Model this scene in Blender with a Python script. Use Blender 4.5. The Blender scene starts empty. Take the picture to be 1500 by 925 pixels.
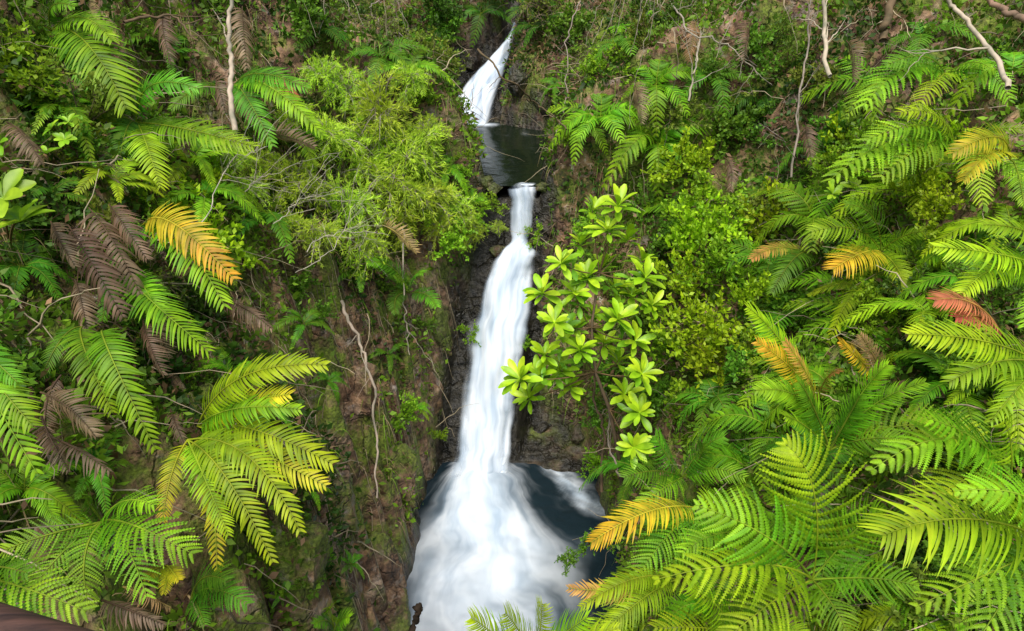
import bpy, math, random, bmesh
import numpy as np
from mathutils import Vector, Matrix, Quaternion
R = np.random.RandomState(7)
random.seed(7)
scene = bpy.context.scene
COL = scene.collection

# ------------------------------------------------------------ helpers
def nrm(a):
    a = np.asarray(a, float)
    return a / (np.linalg.norm(a, axis=-1, keepdims=True) + 1e-9)
def hsh(i, j, s):
    v = np.sin(i * 127.1 + j * 311.7 + s * 74.7) * 43758.5453
    return v - np.floor(v)
def vn(x, y, s=0):
    xi = np.floor(x); yi = np.floor(y)
    fx = x - xi; fy = y - yi
    fx = fx * fx * (3 - 2 * fx); fy = fy * fy * (3 - 2 * fy)
    a = hsh(xi, yi, s); b = hsh(xi + 1, yi, s); c = hsh(xi, yi + 1, s); d = hsh(xi + 1, yi + 1, s)
    return (a * (1 - fx) + b * fx) * (1 - fy) + (c * (1 - fx) + d * fx) * fy
def fbm(x, y, s=0, o=4):
    t = 0; amp = .5; tot = 0
    for k in range(o):
        t = t + amp * vn(x * 2 ** k, y * 2 ** k, s + k * 3.1); tot += amp; amp *= .5
    return t / tot
def sst(a, b, x):
    t = np.clip((x - a) / (b - a), 0, 1)
    return t * t * (3 - 2 * t)

# ------------------------------------------------------------ the gorge
YL = [-5, 5.5, 7.4, 8.1, 9.1, 9.7, 10, 11, 12, 14.5, 15.5, 16.3, 17, 18.5, 40]
XL = [-1.25, -1.22, -1.2, -1.1, -.88, -.62, -.36, -.65, -1.0, -1.75, -2.0, -1.4, -.2, 0, 0]
YR = [-5, 5.5, 7.4, 8.4, 8.95, 9.2, 10, 11.3, 14.3, 15.4, 16.3, 17, 18.5, 40]
XR = [1.3, 1.3, 1.35, 1.25, .95, .38, .42, .6, 1.05, -.3, -.05, .2, .15, .15]
DL = [-9, 0, .2, .55, 1.0, 2, 4, 8, 16, 40]
ZL = [-6.6, -6.5, -5.3, -3.9, -3.0, -1.7, .8, 4.8, 11, 24]
DR = [-9, 0, .2, .6, 1.2, 2.5, 5, 9, 16, 40]
ZR = [-6.6, -6.5, -5.5, -4.5, -3.6, -2.3, .2, 4.4, 11, 24]
BT = [0, .063, .168, .305, .447, .579, .695, .8, .874, .937, .985, 1]
BZ = [-6.6, -6.55, -6.3, -5.85, -5.3, -4.8, -4.35, -3.92, -3.62, -3.2, -2.76, -2.68]
def bed(x, y):
    by = 8.1 + .85 * sst(.05, .35, x)
    t = np.clip((y - by) / (10 - by), 0, 1)
    z = np.interp(t, BT, BZ)
    z = np.where(y > 15.4, np.interp(y, [15.4, 15.9, 16.3, 17, 18, 20, 26, 40], [-2.7, -2.35, -1.75, -.9, -.3, 1.6, 7, 16]), z)
    return z
def edges(y):
    wv = (fbm(y * 1.3, y * 0 + 3.3, 61, 4) - .5) * .5 * sst(9, 8, y)
    wp = (fbm(y * 2.1, y * 0 + 8.3, 62, 4) - .5) * .5 * sst(9.9, 10.6, y) * sst(14.8, 14, y)
    return np.interp(y, YL, XL) + wv * .7 + wp, np.interp(y, YR, XR) + wv - wp * .8
def height(x, y):
    x = np.asarray(x, float); y = np.asarray(y, float)
    xl, xr = edges(y)
    dl = xl - x; dr = x - xr
    d = np.maximum(dl, dr)
    dd = np.clip(d / .25, 0, 1)
    rd = np.abs(fbm(x * 2.2, y * 2.2, 6, 3) - .5) * 2
    rc = np.abs(fbm(x * 5 + y * 2, y * 5, 16, 3) - .5) * 2
    w = (fbm(x * 1.1, y * 1.1, 1) - .5) * 1.0 * np.clip(d / .8, 0, 1) + (fbm(x * 4, y * 4, 5, 3) - .5) * .4 * dd + (fbm(x * 13, y * 13, 8, 2) - .5) * .05 * dd + (rd - .3) * .5 * dd + (rc - .3) * .16 * dd
    b = bed(x, y)
    ys = .3 * np.clip(y - 8, 0, 40)
    L = np.interp(dl + w, DL, ZL) + ys
    Rr = np.interp(dr + w, DR, ZR) + ys
    A = np.where(dl > dr, L, Rr)
    dp = np.clip(d + w * .6, 0, 50)
    wall = b + np.where(d > 0, 1.25 * (1 - np.exp(-dp / .22)) + .5 * dp, -.05)
    z = np.maximum(wall, A)
    z = z + ((fbm(x * 2.2, y * 2.2, 11) - .5) * .55 + (fbm(x * 8, y * 8, 12, 3) - .5) * .12) * np.clip(d / .5, 0, 1)
    return z
def normal_at(x, y, e=.08):
    gx = (height(x + e, y) - height(x - e, y)) / (2 * e)
    gy = (height(x, y + e) - height(x, y - e)) / (2 * e)
    return nrm(np.stack([-gx, -gy, np.ones_like(gx)], -1))
# sight lines used to survey where the plants root on the banks
PIT = math.radians(25)
FWD = np.array([0, math.cos(PIT), -math.sin(PIT)]); UPV = np.array([0, math.sin(PIT), math.cos(PIT)])
def ray(u, v):
    return np.array([(u - 750) / 1000., 0, 0]) + UPV * (462.5 - v) / 1000. + FWD
TT = np.arange(1.5, 32, .03)
def survey(u, v):
    p = ray(u, v)[None] * TT[:, None]
    h = height(p[:, 0], p[:, 1])
    k = np.argmax(p[:, 2] < h)
    return TT[k] if k > 0 else 20.
def P(u, v, D):
    return ray(u, v) * D

# ------------------------------------------------------------ mesh builder
class MB:
    def __init__(s):
        s.v = []; s.f = []; s.c = []; s.n = 0
    def strips(s, Pc, W, S, N, fold, C):
        K, n, _ = Pc.shape
        if S.ndim == 2: S = S[:, None, :]
        if N.ndim == 2: N = N[:, None, :]
        W = np.broadcast_to(W, (K, n))[..., None]
        Lp = Pc - S * W + N * fold * W; Rp = Pc + S * W + N * fold * W
        V = np.stack([Lp, Pc, Rp], 2).reshape(-1, 3)
        if C.ndim == 2: C = np.repeat(C[:, None, :], n, 1)
        Cc = np.repeat(C[:, :, None, :], 3, 2).reshape(-1, 3)
        base = (np.arange(K) * n * 3)[:, None] + (np.arange(n - 1) * 3)[None]
        q1 = np.stack([base, base + 1, base + 4, base + 3], -1).reshape(-1, 4)
        q2 = np.stack([base + 1, base + 2, base + 5, base + 4], -1).reshape(-1, 4)
        s.v.append(V); s.c.append(Cc); s.f.append(np.concatenate([q1, q2]) + s.n); s.n += len(V)
    def diamonds(s, B, D, S, L, W, C):
        K = len(B)
        L = L[:, None]; W = W[:, None]
        m = B + D * L * .45
        N = np.cross(D, S)
        V = np.stack([B, m - S * W + N * W * .3, B + D * L, m + S * W + N * W * .3], 1).reshape(-1, 3)
        s.v.append(V); s.c.append(np.repeat(C, 4, 0))
        s.f.append(np.arange(K * 4).reshape(-1, 4) + s.n); s.n += len(V)
    def tube(s, path, r, col, sides=5):
        path = np.asarray(path, float); n = len(path)
        r = np.broadcast_to(np.asarray(r, float), (n,))
        T = nrm(np.gradient(path, axis=0))
        h = np.array([.31, .2, .93]) if abs(T[:, 2]).mean() < .8 else np.array([.9, .3, .1])
        A = nrm(np.cross(T, h)); Bv = np.cross(T, A)
        a = np.arange(sides) * 2 * math.pi / sides
        V = path[:, None] + (A[:, None] * np.cos(a)[None, :, None] + Bv[:, None] * np.sin(a)[None, :, None]) * r[:, None, None]
        V = V.reshape(-1, 3)
        i = (np.arange(n - 1) * sides)[:, None]; j = np.arange(sides)[None]; j2 = (j + 1) % sides
        q = np.stack([i + j, i + j2, i + sides + j2, i + sides + j], -1).reshape(-1, 4)
        s.v.append(V); s.f.append(q + s.n)
        col = np.asarray(col, float)
        s.c.append(np.broadcast_to(col, (len(V), 3)) * (1 + .25 * (R.rand(len(V), 1) - .5)))
        s.n += len(V)
    def mesh(s, name, mat, origin=None, smooth=False):
        V = np.concatenate(s.v); F = np.concatenate(s.f); C = np.concatenate(s.c)
        if origin is not None: V = V - np.asarray(origin)[None]
        me = bpy.data.meshes.new(name)
        me.vertices.add(len(V)); me.vertices.foreach_set("co", V.astype(np.float32).ravel())
        me.loops.add(len(F) * 4); me.loops.foreach_set("vertex_index", F.astype(np.int32).ravel())
        me.polygons.add(len(F)); me.polygons.foreach_set("loop_start", (np.arange(len(F)) * 4).astype(np.int32))
        if smooth: me.polygons.foreach_set("use_smooth", np.ones(len(F), bool))
        me.update(calc_edges=True)
        at = me.color_attributes.new("Col", 'FLOAT_COLOR', 'POINT')
        at.data.foreach_set("color", np.concatenate([np.clip(C, 0, 1), np.ones((len(C), 1))], 1).astype(np.float32).ravel())
        me.materials.append(mat)
        return me
def add(name, me, label=None, cat=None, group=None, kind=None, parent=None, loc=None):
    o = bpy.data.objects.new(name, me)
    COL.objects.link(o)
    if loc is not None: o.location = Vector(loc)
    if label: o["label"] = label
    if cat: o["category"] = cat
    if group: o["group"] = group
    if kind: o["kind"] = kind
    if parent is not None: o.parent = parent
    return o

# ------------------------------------------------------------ materials
def newmat(n):
    m = bpy.data.materials.new(n); m.use_nodes = True
    nt = m.node_tree; nt.nodes.clear()
    return m, nt, nt.nodes, nt.links
def leafmat(name, trans=.4, rough=.48, spec=.3, vary=.4):
    m, nt, N, L = newmat(name)
    out = N.new('ShaderNodeOutputMaterial'); at = N.new('ShaderNodeAttribute'); at.attribute_name = "Col"
    oi = N.new('ShaderNodeObjectInfo')
    hs = N.new('ShaderNodeHueSaturation')
    mr = N.new('ShaderNodeMapRange'); mr.inputs[3].default_value = 1 - vary * .5; mr.inputs[4].default_value = 1 + vary * .5
    L.new(oi.outputs['Random'], mr.inputs[0]); L.new(mr.outputs[0], hs.inputs['Value'])
    mh = N.new('ShaderNodeMapRange'); mh.inputs[3].default_value = .482; mh.inputs[4].default_value = .512
    L.new(oi.outputs['Random'], mh.inputs[0]); L.new(mh.outputs[0], hs.inputs['Hue'])
    tx = N.new('ShaderNodeTexNoise'); tx.inputs['Scale'].default_value = 9
    tc = N.new('ShaderNodeNewGeometry'); L.new(tc.outputs['Position'], tx.inputs['Vector'])
    mx = N.new('ShaderNodeMixRGB'); mx.blend_type = 'MULTIPLY'; mx.inputs[0].default_value = .75
    cr = N.new('ShaderNodeValToRGB'); cr.color_ramp.elements[0].position = .3; cr.color_ramp.elements[0].color = (.55, .62, .5, 1)
    cr.color_ramp.elements[1].position = .62; cr.color_ramp.elements[1].color = (1.24, 1.15, 1, 1)
    L.new(tx.outputs['Fac'], cr.inputs[0]); L.new(at.outputs['Color'], mx.inputs[1]); L.new(cr.outputs[0], mx.inputs[2])
    L.new(mx.outputs[0], hs.inputs['Color'])
    b = N.new('ShaderNodeBsdfPrincipled'); b.inputs['Roughness'].default_value = rough
    b.inputs['Specular IOR Level'].default_value = spec
    L.new(hs.outputs[0], b.inputs['Base Color'])
    if trans > 0:
        t = N.new('ShaderNodeBsdfTranslucent'); L.new(hs.outputs[0], t.inputs['Color'])
        ms = N.new('ShaderNodeMixShader'); ms.inputs[0].default_value = trans
        L.new(b.outputs[0], ms.inputs[1]); L.new(t.outputs[0], ms.inputs[2]); L.new(ms.outputs[0], out.inputs['Surface'])
    else:
        L.new(b.outputs[0], out.inputs['Surface'])
    return m
LEAF = leafmat("leaf")
GLOSS = leafmat("glossy_leaf", trans=.3, rough=.38, spec=.4, vary=.2)
BARK = leafmat("bark", trans=0, rough=.85, spec=.15, vary=.3)
def groundmat():
    m, nt, N, L = newmat("ground_soil")
    out = N.new('ShaderNodeOutputMaterial'); b = N.new('ShaderNodeBsdfPrincipled'); L.new(b.outputs[0], out.inputs[0])
    g = N.new('ShaderNodeNewGeometry')
    def noise(s, d=8, r=.6):
        t = N.new('ShaderNodeTexNoise'); t.inputs['Scale'].default_value = s; t.inputs['Detail'].default_value = d; t.inputs['Roughness'].default_value = r
        L.new(g.outputs['Position'], t.inputs['Vector']); return t
    def ramp(src, els):
        c = N.new('ShaderNodeValToRGB')
        while len(c.color_ramp.elements) < len(els): c.color_ramp.elements.new(.5)
        for e, (p, col) in zip(c.color_ramp.elements, els): e.position = p; e.color = (*col, 1)
        L.new(src, c.inputs[0]); return c
    n1 = noise(2.2, 8, .6); c1 = ramp(n1.outputs['Fac'], [(.3, (.06, .036, .022)), (.44, (.2, .115, .065)), (.54, (.36, .225, .125)), (.68, (.48, .37, .27))])
    n2 = noise(11, 7, .62); c2 = ramp(n2.outputs['Fac'], [(.36, (.3, .27, .25)), (.55, (.95, .9, .88)), (.7, (1.5, 1.42, 1.35))])
    m1 = N.new('ShaderNodeMixRGB'); m1.blend_type = 'MULTIPLY'; m1.inputs[0].default_value = 1
    L.new(c1.outputs[0], m1.inputs[1]); L.new(c2.outputs[0], m1.inputs[2])
    n3 = noise(4, 10, .7); f3 = ramp(n3.outputs['Fac'], [(.55, (0, 0, 0)), (.66, (.8, .8, .8))])
    m2 = N.new('ShaderNodeMixRGB'); L.new(f3.outputs[0], m2.inputs[0]); L.new(m1.outputs[0], m2.inputs[1]); m2.inputs[2].default_value = (.44, .38, .33, 1)
    n4 = noise(1.7, 9, .7); f4 = ramp(n4.outputs['Fac'], [(.46, (0, 0, 0)), (.56, (.92, .92, .92))])
    n5 = noise(30, 3); c5 = ramp(n5.outputs['Fac'], [(.3, (.05, .08, .008)), (.7, (.25, .33, .03))])
    m3 = N.new('ShaderNodeMixRGB'); L.new(f4.outputs[0], m3.inputs[0]); L.new(m2.outputs[0], m3.inputs[1]); L.new(c5.outputs[0], m3.inputs[2])
    wn = noise(2.0, 4, .6); av = N.new('ShaderNodeVectorMath'); av.operation = 'MULTIPLY_ADD'; av.inputs[1].default_value = (1.2, 1.2, 1.2)
    L.new(wn.outputs['Color'], av.inputs[0]); L.new(g.outputs['Position'], av.inputs[2])
    vo = N.new('ShaderNodeTexVoronoi'); vo.feature = 'DISTANCE_TO_EDGE'; vo.inputs['Scale'].default_value = 1.5; L.new(av.outputs[0], vo.inputs['Vector'])
    ck = ramp(vo.outputs['Distance'], [(0, (.2, .18, .16)), (.03, (1, 1, 1))])
    mk = N.new('ShaderNodeMixRGB'); mk.blend_type = 'MULTIPLY'; mk.inputs[0].default_value = .55; L.new(m3.outputs[0], mk.inputs[1]); L.new(ck.outputs[0], mk.inputs[2])
    at = N.new('ShaderNodeAttribute'); at.attribute_name = "wet"
    m4 = N.new('ShaderNodeMixRGB'); L.new(at.outputs['Fac'], m4.inputs[0]); L.new(mk.outputs[0], m4.inputs[1])
    c6 = ramp(n2.outputs['Fac'], [(.35, (.006, .006, .005)), (.68, (.055, .048, .034))]); L.new(c6.outputs[0], m4.inputs[2])
    L.new(m4.outputs[0], b.inputs['Base Color'])
    rr = N.new('ShaderNodeMapRange'); rr.inputs[3].default_value = .85; rr.inputs[4].default_value = .3
    L.new(at.outputs['Fac'], rr.inputs[0]); L.new(rr.outputs[0], b.inputs['Roughness'])
    sm = N.new('ShaderNodeMapRange'); sm.inputs[1].default_value = 0; sm.inputs[2].default_value = .05; sm.inputs[4].default_value = .2; L.new(vo.outputs['Distance'], sm.inputs[0])
    nb = noise(5, 9, .58); ab = N.new('ShaderNodeMath'); ab.operation = 'ADD'; L.new(nb.outputs['Fac'], ab.inputs[0]); L.new(sm.outputs[0], ab.inputs[1])
    bp = N.new('ShaderNodeBump'); bp.inputs['Strength'].default_value = .9; bp.inputs['Distance'].default_value = .14
    L.new(ab.outputs[0], bp.inputs['Height']); L.new(bp.outputs[0], b.inputs['Normal'])
    return m
GROUND = groundmat()

# ------------------------------------------------------------ ground
def rawmesh(name, V, F):
    me = bpy.data.meshes.new(name)
    me.vertices.add(len(V)); me.vertices.foreach_set("co", V.astype(np.float32).ravel())
    me.loops.add(len(F) * 4); me.loops.foreach_set("vertex_index", F.astype(np.int32).ravel())
    me.polygons.add(len(F)); me.polygons.foreach_set("loop_start", (np.arange(len(F)) * 4).astype(np.int32))
    me.polygons.foreach_set("use_smooth", np.ones(len(F), bool)); me.update(calc_edges=True)
    return me
xs = np.concatenate([np.arange(-26, -6, .3), np.arange(-6, -2.6, .06), np.arange(-2.6, 2.2, .025), np.arange(2.2, 6, .06), np.arange(6, 26, .3)])
ys = np.concatenate([np.arange(-4, 3, .1), np.arange(3, 11, .04), np.arange(11, 20, .07), np.arange(20, 45, .4)])
X, Y = np.meshgrid(xs, ys)
Z = height(X, Y)
V = np.stack([X, Y, Z], -1).reshape(-1, 3)
nx = len(xs); ny = len(ys)
ii = (np.arange(ny - 1) * nx)[:, None] + np.arange(nx - 1)[None]
F = np.stack([ii, ii + 1, ii + nx + 1, ii + nx], -1).reshape(-1, 4)
me = rawmesh("ground", V, F)
xl, xr = edges(Y)
dd = np.maximum(xl - X, X - xr)
bz = bed(X, Y)
wet = 1 - sst(.02, .42, (Z - bz) * .34 + np.clip(dd, 0, 9) * .3 + (fbm(X * 3, Y * 3, 20) - .5) * .5)
a = me.attributes.new("wet", 'FLOAT', 'POINT'); a.data.foreach_set("value", wet.astype(np.float32).ravel())
me.materials.append(GROUND)
add("ground", me, "steep mossy brown earth and rock gorge banks", "ground", kind="structure")

# ------------------------------------------------------------ water
def watermat(name, kind):
    m, nt, N, L = newmat(name)
    out = N.new('ShaderNodeOutputMaterial')
    uv = N.new('ShaderNodeAttribute'); uv.attribute_name = "flow"
    al = N.new('ShaderNodeAttribute'); al.attribute_name = "foam"
    def noise(sx, sy, det, dist=0.):
        mp = N.new('ShaderNodeMapping'); L.new(uv.outputs['Vector'], mp.inputs[0]); mp.inputs['Scale'].default_value = (sx, sy, 1)
        n = N.new('ShaderNodeTexNoise'); n.inputs['Scale'].default_value = 1; n.inputs['Detail'].default_value = det; n.inputs['Distortion'].default_value = dist
        L.new(mp.outputs[0], n.inputs['Vector']); return n
    n1 = noise(10, .7, 2, .1) if kind == 'fall' else noise(3.6, .8, 3, .3)
    n2 = noise(4, 1.1, 2) if kind == 'fall' else noise(1.6, 1.1, 3, .3)
    ad = N.new('ShaderNodeMath'); ad.operation = 'ADD'; L.new(n1.outputs['Fac'], ad.inputs[0]); L.new(n2.outputs['Fac'], ad.inputs[1])
    ms = N.new('ShaderNodeMath'); ms.operation = 'MULTIPLY_ADD'; L.new(al.outputs['Fac'], ms.inputs[0]); ms.inputs[1].default_value = 1.7; ms.inputs[2].default_value = -1.25
    s2 = N.new('ShaderNodeMath'); s2.operation = 'MULTIPLY_ADD'; L.new(ad.outputs[0], s2.inputs[0]); s2.inputs[1].default_value = 1.0; L.new(ms.outputs[0], s2.inputs[2])
    mr = N.new('ShaderNodeMapRange'); mr.interpolation_type = 'SMOOTHSTEP'; mr.inputs[1].default_value = -.15; mr.inputs[2].default_value = 1.25 if kind == 'fall' else 1.5
    L.new(s2.outputs[0], mr.inputs[0])
    white = N.new('ShaderNodeBsdfPrincipled'); white.inputs['Roughness'].default_value = .9; white.inputs['Specular IOR Level'].default_value = .05
    cr = N.new('ShaderNodeValToRGB'); cr.color_ramp.elements[0].position = .36; cr.color_ramp.elements[0].color = (.5, .62, .76, 1)
    cr.color_ramp.elements[1].position = .58; cr.color_ramp.elements[1].color = (.82, .87, .93, 1)
    hf = N.new('ShaderNodeMath'); hf.operation = 'MULTIPLY'; hf.inputs[1].default_value = .5; L.new(ad.outputs[0], hf.inputs[0]); L.new(hf.outputs[0], cr.inputs[0])
    L.new(cr.outputs[0], white.inputs['Base Color'])
    mix = N.new('ShaderNodeMixShader'); L.new(mr.outputs[0], mix.inputs[0]); L.new(white.outputs[0], mix.inputs[2])
    if kind == 'fall':
        t = N.new('ShaderNodeBsdfTransparent'); L.new(t.outputs[0], mix.inputs[1])
    else:
        d = N.new('ShaderNodeBsdfPrincipled'); d.inputs['Base Color'].default_value = (.012, .024, .032, 1) if kind == 'pool' else (.007, .013, .006, 1)
        d.inputs['Roughness'].default_value = .14 if kind == 'pool' else .12
        d.inputs['IOR'].default_value = 1.33
        d.inputs['Specular IOR Level'].default_value = .3 if kind == 'pool' else .05
        g = N.new('ShaderNodeNewGeometry'); nb = N.new('ShaderNodeTexNoise'); nb.inputs['Scale'].default_value = 3.5; nb.inputs['Detail'].default_value = 4; L.new(g.outputs['Position'], nb.inputs['Vector'])
        bp = N.new('ShaderNodeBump'); bp.inputs['Strength'].default_value = .35 if kind == 'pool' else .12; bp.inputs['Distance'].default_value = .1; L.new(nb.outputs['Fac'], bp.inputs['Height']); L.new(bp.outputs[0], d.inputs['Normal'])
        L.new(d.outputs[0], mix.inputs[1])
    L.new(mix.outputs[0], out.inputs[0])
    return m
WF = watermat("falling_water", 'fall'); WP = watermat("pool_water", 'pool'); WQ = watermat("calm_water", 'calm')
def gridmesh(name, Xg, Yg, Zg, fu, fv, foam, mat):
    n0, n1 = Xg.shape
    V = np.stack([Xg, Yg, Zg], -1).reshape(-1, 3)
    ii = (np.arange(n0 - 1) * n1)[:, None] + np.arange(n1 - 1)[None]
    F = np.stack([ii, ii + 1, ii + n1 + 1, ii + n1], -1).reshape(-1, 4)
    me = rawmesh(name, V, F)
    a = me.attributes.new("flow", 'FLOAT_VECTOR', 'POINT')
    a.data.foreach_set("vector", np.stack([fu, fv, fu * 0], -1).astype(np.float32).ravel())
    b = me.attributes.new("foam", 'FLOAT', 'POINT'); b.data.foreach_set("value", foam.astype(np.float32).ravel())
    me.materials.append(mat)
    return me
def fall(rows, off, seed, gain, nrow=220, ncol=52, head=1., tail=1., shrink=0.0, edge=.12, brk=.35):
    rows = np.array(rows, float)
    k = np.linspace(0, len(rows) - 1, nrow); ki = np.arange(len(rows))
    cols = [np.interp(k, ki, rows[:, i]) for i in range(4)]
    kern = np.hanning(17); kern /= kern.sum()
    cols = [np.convolve(np.pad(c, 8, mode='edge'), kern, 'valid') for c in cols]
    y, z, a, b = cols
    a = a + (fbm(k * 1.3, k * 0, seed) - .5) * edge; b = b + (fbm(k * 1.3, k * 0 + 5, seed) - .5) * edge
    w = b - a; a = a + w * shrink; b = b - w * shrink
    s = np.linspace(0, 1, ncol)
    Xg = a[:, None] + (b - a)[:, None] * s
    ln = np.concatenate([[0], np.cumsum(np.hypot(np.diff(y), np.diff(z)))])
    bulge = np.sin(math.pi * s) ** .6
    q = (k / (len(rows) - 1))
    endf = sst(1.0, .82, q)[:, None]
    rib = (fbm(Xg * 10, ln[:, None] * .6 + Xg * 0, seed, 2) - .5) * .04 + (fbm(Xg * 4, ln[:, None] * 1.4 + Xg * 0, seed + 3, 2) - .5) * .22
    o = (off * bulge[None] + rib * bulge[None]) * (.1 + .9 * endf)
    Yg = y[:, None] - o * .85; Zg = z[:, None] + o * .45
    foam = (.15 + .85 * np.sin(math.pi * s) ** .85) * np.ones((nrow, 1)) * gain
    foam = foam + (fbm(Xg * 5, ln[:, None] * 1.8 + Xg * 0, seed + 7, 3) - .5) * brk
    foam = foam * np.interp(q, [0, .08, .2, .26, .38, .84, 1], [head, head * .9, head, head * 1.25, 1, 1, tail])[:, None]
    foam = foam * (sst(0, .18, s) * sst(1, .82, s))[None]
    return Xg, Yg, Zg, Xg - a[:, None] * .6, ln[:, None] + Xg * 0, foam
low = [(10.15, -2.56, -.08, .38), (9.98, -2.62, -.08, .37), (9.9, -2.95, -.06, .33), (9.84, -3.35, -.05, .31), (9.62, -3.48, -.28, .38), (9.44, -3.95, -.52, .37),
       (9.2, -4.45, -.63, .33), (8.95, -4.95, -.72, .22), (8.68, -5.5, -.81, .11), (8.42, -6.0, -.9, .05), (8.22, -6.33, -.97, .05), (7.95, -6.44, -1.03, .1), (7.65, -6.5, -1.06, .14)]
w1 = add("waterfall", gridmesh("waterfall", *fall(low, .10, 3, 1.12, head=.6, tail=.1, brk=.45), WF), "tall silky white waterfall dropping down a narrow rock gorge", "waterfall", kind="structure")
add("veil", gridmesh("veil", *fall(low, .2, 9, .9, head=.42, tail=.0, shrink=.03, edge=.24, brk=.55), WF), parent=w1)
up = [(17.4, -.62, .0, .12), (17.0, -.72, -.02, .1), (16.75, -1.0, -.22, .06), (16.5, -1.3, -.56, -.04), (16.2, -1.65, -.98, -.16), (15.9, -2.1, -1.4, -.28), (15.6, -2.5, -1.68, -.4), (15.35, -2.6, -1.8, -.46)]
w2 = add("waterfall", gridmesh("waterfall_upper", *fall(up, .2, 5, 1.08, nrow=90, ncol=30, head=.65, edge=.05), WF), "small white waterfall sliding into a dark pool", "waterfall", kind="structure")
add("veil", gridmesh("veil_upper", *fall(up, .3, 8, .8, nrow=90, ncol=30, head=.4, shrink=.05, edge=.05), WF), parent=w2)
# plunge pool
gx = np.arange(-1.7, 1.9, .03); gy = np.arange(-3.5, 9.2, .03)
Xg, Yg = np.meshgrid(gx, gy)
wx = Xg + (fbm(Xg * 1.5, Yg * 1.5, 71) - .5) * .5; wy = Yg + (fbm(Xg * 1.5, Yg * 1.5, 72) - .5) * .45
dx = wx + .45; dy = 8.9 - wy
rr = np.hypot(dx, dy); ang = np.arctan2(dx, np.abs(dy) + .05)
lft = np.interp(wy, [5.5, 6.4, 7.0, 7.5, 8.1], [-1.35, -1.3, -1.15, -1.0, -.92])
rgt = np.interp(wy, [2, 4.5, 5.5, 6.2, 6.75, 7.4, 7.8, 8.5], [.0, .2, .5, .6, .42, .12, -.02, -.12])
wd = np.interp(Yg, [6, 7, 8.2], [.55, .42, .3])
inside = sst(-.5, .6, (wx - lft) / wd * .5) * sst(-.9, .8, (rgt - wx) / wd * .5)
foam = inside * np.interp(rr, [0, 1.1, 1.7, 2.4, 3.2, 4.5], [1.1, 1.06, .97, .84, .72, .45]) * sst(9.0, 8.3, Yg)
foam = foam + (fbm(ang * 5, rr * 1.3, 35) - .5) * .6 * inside * sst(.8, 1.9, rr)
tpar = np.clip((8.9 - Yg) / 1.5, 0, 1); xc = .36 + .85 * tpar + (fbm(Xg * 2, Yg * 2, 31) - .5) * .4
sw = np.exp(-((Xg - xc) / .2) ** 2) * sst(9.1, 8.9, Yg) * sst(7.1, 7.5, Yg) * (.15 + 1.2 * fbm(Xg * 9 + Yg * 8, Yg * 3 - Xg * 3, 33))
foam = np.maximum(foam, sw)
Zg = -6.42 + .14 * np.exp(-(((Xg + .45) ** 2 + (Yg - 8.0) ** 2) / .35)) + (fbm(Xg * 3, Yg * 3, 41) - .5) * .08 + (fbm(ang * 4, rr * .8, 42) - .5) * .1 * inside
add("pool", gridmesh("pool", Xg, Yg, Zg, ang * 2.2, rr, foam, WP), "dark plunge pool streaked with white foam", "water", kind="structure")
gx = np.arange(-2.5, 1.7, .06); gy = np.arange(9.98, 15.8, .06)
Xg, Yg = np.meshgrid(gx, gy)
fo = np.exp(-((Yg - 15.4) / .25) ** 2) * sst(-.1, -.6, Xg) * .7
add("pool", gridmesh("pool_upper", Xg, Yg, -2.54 + (fbm(Xg * 2, Yg * 2, 44) - .5) * .02, Xg, Yg, fo, WQ), "still dark green pool between two falls", "water", kind="structure")

# ------------------------------------------------------------ rocks
def rockmat():
    m, nt, N, L = newmat("lichen_rock")
    out = N.new('ShaderNodeOutputMaterial'); b = N.new('ShaderNodeBsdfPrincipled'); L.new(b.outputs[0], out.inputs[0]); b.inputs['Roughness'].default_value = .7
    g = N.new('ShaderNodeNewGeometry'); t = N.new('ShaderNodeTexNoise'); t.inputs['Scale'].default_value = 5; t.inputs['Detail'].default_value = 12; t.inputs['Roughness'].default_value = .75
    L.new(g.outputs['Position'], t.inputs['Vector'])
    c = N.new('ShaderNodeValToRGB'); cr = c.color_ramp
    for _ in range(3): cr.elements.new(.5)
    for e, (p, col) in zip(cr.elements, [(.38, (.03, .022, .015)), (.46, (.13, .14, .025)), (.52, (.3, .18, .08)), (.58, (.44, .33, .2)), (.64, (.75, .7, .62))]): e.position = p; e.color = (*col, 1)
    L.new(t.outputs['Fac'], c.inputs[0]); L.new(c.outputs[0], b.inputs['Base Color'])
    bp = N.new('ShaderNodeBump'); bp.inputs['Strength'].default_value = 1; bp.inputs['Distance'].default_value = .12; L.new(t.outputs['Fac'], bp.inputs['Height']); L.new(bp.outputs[0], b.inputs['Normal'])
    return m
ROCK = rockmat()
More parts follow.
